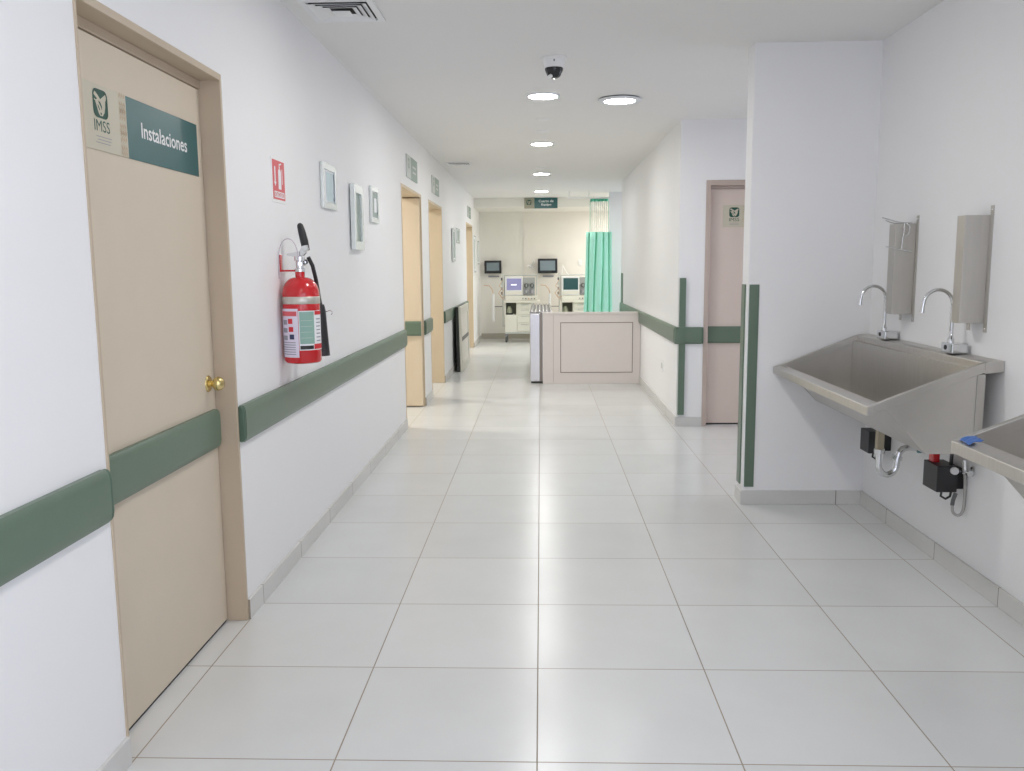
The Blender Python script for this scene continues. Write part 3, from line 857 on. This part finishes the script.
# rim: front tube-like lip, two raked side lips, flat deck at the wall
m = MB()
lipw, liph = .030, .040
fr = [(1.398, rimz(1.40) - liph), (1.400 + lipw, rimz(1.43) - liph), (1.400 + lipw, rimz(1.43)), (1.398, rimz(1.40))]
m.prism(fr, "y", Y0, Y1)
m.prism([(1.425, rimz(1.425) - .040), (1.482, rimz(1.482) - .041), (1.482, rimz(1.482) - .036), (1.425, rimz(1.425) - .034)], "y", Y0 + .002, Y1 - .002)
for a, b in ((Y0, Y0 + .024), (Y1 - .024, Y1)):
    m.prism([(1.4305, rimz(1.43) - liph), (1.8795, rimz(1.868) - liph), (1.8795, rimz(1.868) + .002), (1.866, rimz(1.866)), (1.4305, rimz(1.43))], "y", a, b)
zd = rimz(1.868)
m.prism([(1.880, zd - .045), (XB - .002, zd - .038), (XB - .002, zd + .010), (1.890, zd + .006), (1.880, zd)], "y", Y0, Y1)
m.build("rim", "steel", sk, bevel=.007, bseg=3, smooth=50)
for a in (Y0 + .008, Y1 - .045):
    MB().box(1.853, 1.8888, a, a + .036, .645, zd - .047).build("wall_bracket", "steel_v", sk, bevel=.002)
# drain and trap (in the plane y = 2.04)
dy = 2.04
MB().lathe([(.045, .655), (.040, .653), (0, .653)], (1.75, dy, 0), seg=28).build("drain_cover", "chrome", sk, smooth=40)
MB().box(1.732, 1.768, dy - .018, dy + .018, .50, .638).build("tailpiece", "tan_tube", sk, bevel=.004)
tr = MB()
arc = [(1.75, dy, .505), (1.75, dy, .44)] + [(1.795 - .045 * math.cos(a), dy, .425 - .055 * math.sin(a)) for a in [PI * i / 12 for i in range(13)]] + [(1.842, dy, .455), (1.850, dy, .482), (1.868, dy, .505), (1.895, dy, .512), (1.95, dy, .512)]
tr.tube(arc, .0165, 16)
for z_ in (.495,): tr.lathe([(0, z_ - .014), (.025, z_ - .014), (.026, z_ + .010), (0, z_ + .012)], (1.75, dy, 0), seg=16)
tr.lathe([(0, -.010), (.024, -.010), (.024, .012), (0, .012)], (1.843, dy, .458), (.25, 0, 1), 16)
tr.build("drain_trap", "chrome", sk, smooth=45)
MB().lathe([(0, 0), (.028, 0), (.028, .014), (0, .016)], (XB - .001, dy, .512), (-1, 0, 0), 20).build("wall_flange", "tealcap", sk, smooth=40)
dup(sk, (1.672, 2.045 - 2.272, .652), "stainless scrub sink cut off by the picture edge, blue scrap on its corner", "stainless scrub sinks")
# sticker inside the first sink
st = MB().box(1.8815, 1.8832, 1.630, 1.672, .948, 1.002).build("sticker", "paper", basin)
st2 = MB()
for q in range(3): st2.box(1.8808, 1.8814, 1.638, 1.662, .956 + q * .013, .962 + q * .013)
st2.build("sticker_print", "greyprint", basin)

bl = MB()
bl.grid(lambda s_, t_: (1.400 + .040 * t_ + .003 * math.sin(6 * s_), .488 - .075 * s_ + .006 * math.sin(5 * t_), .8635 + .0157 * t_ + .004 * abs(math.sin(7 * s_ + 3 * t_))), 10, 6)
tag(bl.build("film_scrap", "blue", None, smooth=60, solid=.002), "scrap of blue film stuck on the corner of the cut-off sink", "film")

# faucets
def faucet(y, label):
    z = zd + .0115
    f = thing("gooseneck_faucet", label, "faucet", (1.905, y, z), "gooseneck sensor faucets")
    MB().box(1.872, 1.945, y - .055, y + .055, z, z + .046).build("base", "chrome", f, bevel=.005)
    MB().lathe([(0, 0), (.011, 0), (.011, .002), (0, .002)], (1.8715, y + .01, z + .024), (-1, 0, 0), 16).build("sensor_eye", "black", f)
    px = 1.890
    n = MB().lathe([(.015, z + .046), (.015, z + .062), (.0105, z + .068), (.0085, z + .10)], (px, y, 0), seg=20)
    rr = .066
    top = 1.262
    pts = [(px, y, z + .09), (px, y, top - .03)] + [(px - rr + rr * math.cos(a), y, top + rr * math.sin(a)) for a in [PI * i / 16 for i in range(16)]]
    pts += [(px - 2 * rr - .001, y, top - .003), (px - 2 * rr - .003, y, top - .018)]
    n.tube(pts, .0085, 14)
    n.build("spout", "chrome", f, smooth=50)
    e_ = Vector(pts[-1])
    MB().lathe([(0, 0), (.0098, 0), (.0098, .022), (0, .022)], e_ + Vector((.0005, 0, .002)), (-.12, 0, -1), 16).build("aerator", "chrome", f, smooth=40)
faucet(2.415, "gooseneck chrome faucet partly hidden by the steel cover with wire holder")
faucet(1.640, "gooseneck chrome faucet seen whole in front of the bare steel cover")

# steel pipe covers over the faucets
def cover(y0, y1, label):
    c = thing("pipe_cover", label, "steel cover", (XB, (y0 + y1) / 2, 1.18), "stainless pipe covers")
    xf = 1.852; z0, z1 = 1.185, 1.652; t = .002
    yf_ = y0 + (y1 - y0) * .60          # the far side of the channel is splayed
    m = MB()
    m.prism([(XB - .003, y0), (xf, y0), (xf, yf_), (XB - .003, y1), (XB - .003, y1 - t), (xf + t, yf_ - t), (xf + t, y0 + t), (XB - .003, y0 + t)], "z", z0, z1)
    m.build("channel", "steel_v", c, bevel=.0008)
    for a, b, top in ((y0 - .028, y0 - .0004, z1 + .040), (y1 + .0004, y1 + .028, z1 - .01)):
        f = MB().box(XB - .003, XB - .0005, a, b, z0 - .040, top).build("flange", "steel_v", c, bevel=.0006)
        for zz in (z0 - .022, top - .018):
            MB().lathe([(0, 0), (.005, 0), (.004, .002), (0, .0025)], (XB - .003, (a + b) / 2, zz), (-1, 0, 0), 12).build("screw", "chrome", f)
cover(2.235, 2.365, "steel pipe cover with the wire holder hooked over it")
cover(1.492, 1.612, "bare steel pipe cover above the whole gooseneck faucet")

wr = thing("wire_holder", "thin chrome wire holder hooked over the top of a steel cover", "wire holder", (1.87, 2.23, 1.6))
wy = 2.226
MB().tube([(1.93, wy, 1.655), (1.88, wy, 1.657), (1.845, wy, 1.664), (1.778, wy, 1.684)], .0032, 8).tube([(1.93, wy + .10, 1.657), (1.88, wy + .10, 1.659), (1.86, wy + .10, 1.664), (1.835, wy + .10, 1.674)], .0032, 8).tube([(1.93, wy, 1.6555), (1.93, wy + .10, 1.6575)], .0032, 8).build("hook_arm", "chrome", wr, smooth=60)
MB().tube([(1.893, wy - .003, 1.656), (1.890, wy - .006, 1.60), (1.884, wy - .008, 1.575), (1.882, wy - .008, 1.52)], .0028, 8).tube([(1.893, wy - .004, 1.585), (1.915, wy - .006, 1.60), (1.920, wy - .006, 1.635), (1.905, wy - .005, 1.652)], .0028, 8).build("stem", "chrome", wr, smooth=60)
MB().tube([(1.80, wy - .008, 1.535), (1.86, wy - .008, 1.522), (1.93, wy - .008, 1.508)], .0032, 8).build("cross_bar", "chrome", wr, smooth=60)

# valve control boxes under the sink
def control_box(y0, y1, label, hose):
    c = thing("control_box", label, "control box", (1.89, (y0 + y1) / 2, .40), "faucet control boxes")
    MB().box(1.832, 1.925, y0, y1, .402, .525).build("body", "black", c, bevel=.003)
    MB().box(1.9255, XB - .001, y0 + .01, y1 - .01, .415, .51).build("back_plate", "black", c, bevel=.002)
    cb = MB().tube([(1.87, y0 + .03, .402), (1.865, y0 + .025, .378), (1.885, y0 + .02, .366), (1.905, y0 + .02, .378), (1.908, y0 + .02, .402)], .0055, 10)
    cb.build("cable", "black", c, smooth=60)
    if hose:
        MB().box(1.845, 1.875, y1 - .07, y1 - .02, .5255, .575).build("solenoid", "red", c, bevel=.003)
        MB().tube([(1.915, y0 - .012, .402), (1.905, y0 - .012, .37), (1.902, y0 - .012, .345)], .009, 10).build("plug", "pumpdk", c, smooth=60)
        pts = [(1.902, y0 - .012, .345), (1.905, y0 - .015, .315), (1.92, y0 - .018, .30), (1.94, y0 - .02, .305), (1.950, y0 - .022, .34), (1.950, y0 - .022, .42), (1.945, y0 - .02, .50), (1.935, y0 - .012, .545)]
        sm_ = [Vector(p) for p in pts]
        res = []
        for i in range(len(sm_) - 1):
            p0 = sm_[max(0, i - 1)]; p1 = sm_[i]; p2 = sm_[i + 1]; p3 = sm_[min(len(sm_) - 1, i + 2)]
            for s in range(5):
                t_ = s / 5
                res.append(.5 * ((2 * p1) + (-p0 + p2) * t_ + (2 * p0 - 5 * p1 + 4 * p2 - p3) * t_ ** 2 + (-p0 + 3 * p1 - 3 * p2 + p3) * t_ ** 3))
        res.append(sm_[-1])
        MB().tube(res, .0065, 10).build("hose", "braid", c, smooth=60)
        MB().lathe([(0, 0), (.017, 0), (.017, .016), (0, .018)], (1.905, y0 + .0, .505), (0, -1, 0), 18).build("dial", "white", c, smooth=40)
        MB().tube([(1.900, y0 + .02, .526), (1.898, y0 + .01, .60)], .008, 10).build("riser", "black", c, smooth=60)
control_box(2.40, 2.53, "black control box with looped cable behind the drain tailpiece", False)
control_box(1.566, 1.712, "large black control box with red solenoid and braided hose", True)
sv = thing("stop_valve", "small chrome stop valve on the wall beside the braided hose", "valve", (XB, 1.50, .515))
MB().lathe([(0, 0), (.022, 0), (.022, .006), (.010, .008), (.010, .05), (0, .05)], (XB - .001, 1.50, .515), (-1, 0, 0), 18).build("body", "chrome", sv, smooth=40)
MB().lathe([(0, 0), (.006, 0), (.006, .02), (.014, .02), (.014, .036), (0, .036)], (1.925, 1.49, .515), (0, -1, 0), 16).build("handle", "chrome", sv, smooth=40)
MB().lathe([(0, 0), (.008, 0), (.008, .045), (0, .045)], (1.925, 1.50, .52), (0, .2, 1), 14).build("outlet", "chrome", sv, smooth=40)

# outlet on the corridor wall
ou = thing("wall_outlet", "white outlet plate low on the wall near the reception desk", "outlet", (XR, 6.35, .39))
MB().box(XR - .008, XR, 6.28, 6.42, .39, .505).build("plate", "white", ou, bevel=.002)
MB().box(XR - .0095, XR - .0082, 6.31, 6.39, .42, .475).build("socket", "palegrey", ou)

# ------------------------------------------------------------------ reception desk and neighbours
dk = thing("reception_desk", "low greige reception desk front with a framed panel", "desk", (.64, 8.33, 0))
Yd = 8.30
MB().box(.036, 1.2355, Yd + .004, Yd + .06, .0, .862).build("front", "desk", dk, bevel=.003)
MB().box(.030, 1.2075, Yd - .006, Yd + .065, .8625, .890).build("top_ledge", "desk_top", dk, bevel=.003)
g = MB()
a0, a1, c0, c1, gw = .252, 1.146, .138, .764, .010
g.box(a0, a1, Yd + .0015, Yd + .004, c0, c0 + gw).box(a0, a1, Yd + .0015, Yd + .004, c1 - gw, c1).box(a0, a0 + gw, Yd + .0015, Yd + .004, c0 + gw, c1 - gw).box(a1 - gw, a1, Yd + .0015, Yd + .004, c0 + gw, c1 - gw)
g.build("panel_groove", "groove", dk)
MB().box(a0 + gw, a1 - gw, Yd - .004, Yd + .004, c0 + gw, c1 - gw).build("inset_panel", "desk", dk, bevel=.002)
g = MB().box(.165, .168, Yd + .002, Yd + .004, .02, .86)
g.build("seam", "groove", dk)
MB().box(.165, 1.224, Yd + .061, 8.95, .72, .75).build("worktop", "desk_top", dk, bevel=.003)
MB().box(1.18, 1.222, Yd + .061, 8.93, .0, .719).box(.17, .20, Yd + .061, 8.93, .0, .719).build("side_panel", "desk", dk)

sc = thing("steel_counter", "stainless counter with ribbed top behind the reception desk end", "counter", (.01, 9.4, 0))
MB().box(-.124, .155, 8.372, 10.6, .03, .872).build("body", "steel_hi", sc, bevel=.003)
MB().box(-.11, .15, 8.40, 10.58, .0, .0295).build("plinth", "pumpdk", sc)
MB().box(-.126, .157, 8.370, 10.602, .8725, .884).build("top", "pumpdk", sc, bevel=.002)
for q in range(6):
    xx = -.105 + q * .047
    MB().box(xx, xx + .018, 8.372, 10.6, .8845, .905).build("rib", "steel_hi", sc, bevel=.003)
MB().box(.0, .0295, 8.31, 8.3695, .03, .872).build("shadow_gap_strip", mat("shadow_gap_grey", srgb(140, 132, 128), .5), sc)  # grey strip paints the shadow gap between counter and desk
MB().box(-.120, -.001, 8.318, 8.371, .03, .872).build("end_panel", "steel_hi", sc, bevel=.004)

lp = thing("leaning_panel", "framed panel standing on the floor against the green wall guard", "panel", (-1.13, 10.0, 0))
def slab(mb, y0, y1, zz0, zz1, d0, d1, k=0):
    # nearly upright, its top resting on the guard
    def X(z, d_): return -1.108 - .016 * (z / .9) + d_
    vs = [(X(z, d_), y, z) for z in (zz0, zz1) for y in (y0, y1) for d_ in (d0, d1)]
    mb.add(vs, [(0, 2, 3, 1), (4, 5, 7, 6), (0, 1, 5, 4), (1, 3, 7, 5), (3, 2, 6, 7), (2, 0, 4, 6)], k)
pa, pb = 9.55, 10.85
m = MB(); slab(m, pa, pa + .09, .002, .905, -.0, .03); slab(m, pb - .09, pb, .002, .905, -.0, .03); slab(m, pa + .09, pb - .09, .002, .12, 0, .03); slab(m, pa + .09, pb - .09, .79, .905, 0, .03)
m.build("frame", mat("pale_metal_frame", srgb(214, 212, 200), .4), lp, bevel=.003)
m = MB(); slab(m, pa + .09, pb - .09, .12, .79, .004, .016); m.build("sheet", mat("pale_board", srgb(226, 222, 212), .5, noise=.06), lp)
m = MB(); slab(m, pa + .002, pb - .002, .004, .9, -.042, -.0005); m.build("backing", mat("charcoal_edge", srgb(52, 54, 52), .6), lp)
m = MB(); slab(m, pa + .09, pb - .09, .42, .47, .0165, .026); m.build("cross_rail", "pumpdk", lp)

# ------------------------------------------------------------------ far room
cu = thing("privacy_curtain", "mint green hospital curtain with pale netting top", "curtain", (1.0, 12.45, 0))
cy = 12.45
def fold(u_, amp, n, ph=0): return amp * math.sin(2 * PI * n * u_ + ph) + amp * .35 * math.sin(2 * PI * n * 2.3 * u_ + 1)
m = MB()
def cf(u_, v_):
    z = .35 + v_ * (2.02 - .35)
    sp = 1.0 + (1 - v_) * .16
    x = 1.0 + (u_ - .5) * .44 * sp - (1 - v_) * .02
    return (x + .01 * math.sin(9 * u_ + 3 * v_), cy + .075 * (1 - abs(math.sin(PI * (4.0 * u_ + .42 + .10 * (1 - v_))))) ** 3 + .012 * math.sin(7 * u_ + 2 * v_), z)
m.grid(cf, 140, 14); m.build("drape", "mint", cu, smooth=80, solid=.004, fix=False)
m = MB()
m.grid(lambda u_, v_: (1.0 + (u_ - .5) * .30, cy + fold(u_, .03, 3.5), 2.0215 + v_ * .50), 60, 6); m.build("netting", "net", cu, smooth=80, fix=False)
m = MB()
m.grid(lambda u_, v_: (1.0 + (u_ - .5) * .30, cy + fold(u_, .032, 5), 2.522 + v_ * .045), 60, 2); m.build("top_hem", "mint_dk", cu, smooth=80, solid=.004, fix=False)
for sx_ in (-1, 1):
    m = MB(); m.box(1.0 + sx_ * .155 - .004, 1.0 + sx_ * .155 + .004, cy - .006, cy + .006, 2.02, 2.53); m.build("side_hem", "mint_dk", cu)
tk = thing("curtain_track", "thin white ceiling track carrying the mint curtain", "curtain track", (1.0, cy, 2.6))
MB().box(.45, 1.185, cy - .012, cy + .012, 2.572, 2.592).build("rail", "white", tk, bevel=.003)
for xx in (.5, .82, 1.17):
    MB().lathe([(0, 2.592), (.006, 2.592), (.006, H), (0, H)], (xx, cy, 0), seg=10).build("hanger", "white", tk)

# wall monitors
def monitor(x0, x1, z0, z1, yw, label):
    m_ = thing("wall_monitor", label, "monitor", ((x0 + x1) / 2, yw, z0), "dark monitors on the back wall")
    ya = yw - .11
    MB().box(x0, x1, ya, ya + .045, z0, z1).build("housing", "bezel", m_, bevel=.008)
    MB().box(x0 + .045, x1 - .045, ya - .002, ya - .0003, z0 + .055, z1 - .042).build("screen", "screen_grey", m_)
    xc = (x0 + x1) / 2; zc = (z0 + z1) / 2
    MB().box(xc - .05, xc + .05, ya + .0455, yw, zc - .05, zc + .05).build("mount", "pumpdk", m_)
    r = MB().box(xc - .10, xc + .12, yw - .02, yw, z0 - .075, z0 - .045); r.build("connector_strip", "greyprint", m_)
monitor(-1.115, -.775, 1.318, 1.575, YB, "small dark monitor on the back wall above the amber tubing loop, beside the corner")
monitor(-.045, .345, 1.315, 1.605, YB - .015, "larger dark monitor on the back wall between the two machines")

# dialysis machines
X0 = -.69; YM = 14.25
dm = thing("dialysis_machine", "white wheeled dialysis machine with lit lilac screen", "medical machine", (-.40, YM + .25, 0), "wheeled dialysis machines")
yf = YM
def P(nm, mm, par=None, bev=.004, **k):
    pass
MB().box(-.68, -.14, yf + .02, yf + .52, .165, .20).build("base", "palegrey", dm, bevel=.01)
for cx_ in (-.655, -.165):
    for cy_ in (yf + .06, yf + .47):
        ca = MB().lathe([(0, -.018), (.052, -.018), (.056, -.012), (.056, .012), (.052, .018), (0, .018)], (cx_, cy_, .057), (1, 0, .0), 20)
        ck = ca.build("caster", "pumpdk", dm, smooth=40)
        MB().box(cx_ - .024, cx_ + .024, cy_ - .02, cy_ + .02, .118, .164).build("caster_fork", "greyprint", ck)
# cabinet with an open niche
m = MB()
m.box(-.68, -.662, yf + .03, yf + .5, .201, .765).box(-.46, -.445, yf + .03, yf + .5, .201, .765)
m.box(-.662, -.46, yf + .03, yf + .5, .201, .535).box(-.662, -.46, yf + .34, yf + .5, .535, .765)
m.box(-.445, -.14, yf + .045, yf + .5, .201, .765)
m.build("cabinet", "ivory", dm, bevel=.003)
MB().box(-.661, -.461, yf + .335, yf + .3395, .536, .764).build("niche_back", "niche", dm)
ct = MB().lathe([(0, .537), (.05, .537), (.055, .55), (.055, .64), (.03, .67), (.03, .69), (0, .69)], (-.60, yf + .14, 0), seg=20)
ct.build("canister", mat("cloudy_plastic", srgb(176, 180, 158), .35), dm, smooth=40)
MB().box(-.66, -.53, yf + .05, yf + .08, .536, .56).build("canister_tray", "black", dm)
for q, (za, zb) in enumerate(((.215, .375), (.385, .53), (.54, .65), (.66, .75))):
    dr = MB().box(-.437, -.148, yf + .028, yf + .0445, za, zb).build("drawer", "ivory", dm, bevel=.004)
    MB().box(-.37, -.215, yf + .012, yf + .0275, zb - .03, zb - .018).build("handle", "palegrey", dr, bevel=.003)
# ledge
MB().box(-.685, -.005, yf - .05, yf + .5, .766, .80).build("worktop", "offwhite", dm, bevel=.006)
MB().box(-.67, -.06, yf + .02, yf + .48, .801, .895).build("hydraulic_box", "ivory", dm, bevel=.006)
for q in range(5):
    MB().lathe([(0, 0), (.012, 0), (.012, .03), (0, .03)], (-.33 + q * .055, yf + .019, .842), (0, -1, 0), 12).build("port", ("greyprint", "pumpdk", "amber", "greyprint", "pumpdk")[q], dm, smooth=40)
# monitor head
MB().box(-.675, -.335, yf + .06, yf + .22, .90, 1.262).build("monitor_head", "white", dm, bevel=.012)
MB().box(-.640, -.358, yf + .056, yf + .0595, 1.005, 1.225).build("screen", "screen_lilac", dm)
MB().box(-.56, -.45, yf + .053, yf + .0558, 1.095, 1.118).build("screen_caption", "screen_txt", dm)
MB().box(-.66, -.35, yf + .056, yf + .0595, .925, .98).build("key_panel", "offwhite", dm, bevel=.002)
# pump head
MB().box(-.325, -.10, yf + .08, yf + .24, .90, 1.24).build("pump_block", "pump", dm, bevel=.008)
for xx, zz in ((-.265, 1.09), (-.155, 1.09), (-.265, .975), (-.155, .975)):
    pu = MB().lathe([(0, .045), (.03, .045), (.044, .036), (.046, .001), (0, .001)], (xx, yf + .08, zz), (0, -1, 0), 24).build("blood_pump", "pumpdk" if zz > 1 else "greyprint", dm, smooth=40)
    MB().box(xx - .006, xx + .006, yf + .028, yf + .0345, zz - .025, zz + .025).build("rotor", "palegrey", pu)
MB().tube([(-.70, yf + .20, 1.285), (-.40, yf + .20, 1.285), (-.06, yf + .20, 1.285)], .010, 10).tube([(-.69, yf + .2, 1.285), (-.69, yf + .2, .82)], .009, 10).tube([(-.07, yf + .2, 1.285), (-.07, yf + .2, .9)], .008, 10).build("top_rail", "palegrey", dm, smooth=60)
# side pole with dialyser holder and tubing
MB().tube([(-.72, yf + .1, .30), (-.72, yf + .1, 1.33)], .010, 10).tube([(-.72, yf + .1, .32), (-.67, yf + .1, .32)], .009, 8).build("pole", "palegrey", dm, smooth=60)
MB().lathe([(0, .40), (.018, .40), (.026, .44), (.026, .90), (.018, .94), (0, .94)], (-.90, yf + .1, 0), seg=16).build("dialyser", "white", dm, smooth=40)
MB().tube([(-.90, yf + .1, .69), (-.72, yf + .1, .69)], .007, 8).build("holder_arm", "pumpdk", dm, smooth=60)
for q in range(4):
    zz = .92 + q * .09
    MB().box(-.752, -.722, yf + .06, yf + .088, zz, zz + .05).build("clamp", ("pumpdk", "greyprint", "palegrey", "pumpdk")[q], dm, bevel=.004)
tb = MB()
tb.tube([(-.90, yf + .1, .94), (-.92, yf + .08, 1.02), (-.98, yf + .07, 1.09), (-1.08, yf + .07, 1.10)], .007, 8)
tb.tube([(-.72, yf + .07, 1.05), (-.80, yf + .06, .95), (-.74, yf + .06, .86), (-.67, yf + .06, .88)], .006, 8)
tb.tube([(-.72, yf + .08, 1.20), (-.79, yf + .06, 1.08), (-.70, yf + .05, 1.0), (-.76, yf + .05, .90), (-.70, yf + .05, .82)], .005, 8)
tb.build("tubing", "amber", dm, smooth=60)
dm2 = dup(dm, (-.40 + 1.085, YM + .25, 0), "white wheeled dialysis machine with dark teal screen beside the curtain", "wheeled dialysis machines", {"screen": "screen_teal", "screen_caption": "screen_teal"})
iv = MB()
def part(mb, nm, mm): return mb.build(nm, mm, None)
arm = MB().tube([(.41, YM - .02, 1.30), (.43, YM - .04, 1.47), (.50, YM - .05, 1.33), (.54, YM - .05, 1.29)], .008, 8)
arm = arm.tube([(.41, YM - .02, 1.30), (.395, YM + .0, 1.28)], .008, 8)
a_ = arm.build("sensor_arm", "white", None, smooth=60)
a_.parent = dm2
a_.matrix_parent_inverse = Matrix.Translation(-dm2.location)

# small wall things on the back wall
wb = thing("wall_hook", "white forked wall hook between the two dark monitors", "hook", (-.17, YB - .015, 1.45))
MB().box(-.20, -.14, YB - .03, YB - .015, 1.40, 1.50).build("plate", "white", wb, bevel=.003)
MB().tube([(-.17, YB - .031, 1.45), (-.14, YB - .14, 1.52), (-.11, YB - .16, 1.56)], .014, 8).tube([(-.17, YB - .031, 1.44), (-.22, YB - .14, 1.47), (-.26, YB - .15, 1.45)], .014, 8).build("prong", "white", wb, smooth=60)
so = thing("wall_outlet", "white wall plate high on the back wall beside the mint curtain", "outlet", (.80, YB - .015, 1.47))
MB().box(.765, .835, YB - .025, YB - .015, 1.46, 1.58).build("plate", "white", so, bevel=.003)
MB().box(.785, .815, YB - .029, YB - .0252, 1.49, 1.55).build("socket", "white", so)

# ------------------------------------------------------------------ world, view
wd = bpy.data.worlds.new("daylight"); S.world = wd
wd.use_nodes = True
bg = wd.node_tree.nodes["Background"]
bg.inputs["Color"].default_value = (0.78, 0.82, 1.0, 1)
bg.inputs["Strength"].default_value = 1.8
S.view_settings.view_transform = "Standard"
S.view_settings.look = "None"
S.view_settings.exposure = 1.15
S.view_settings.gamma = 1.0
S.view_settings.use_curve_mapping = False
S.cycles.use_denoising = True
S.cycles.max_bounces = 16
S.cycles.diffuse_bounces = 10
S.cycles.sample_clamp_indirect = 8.0
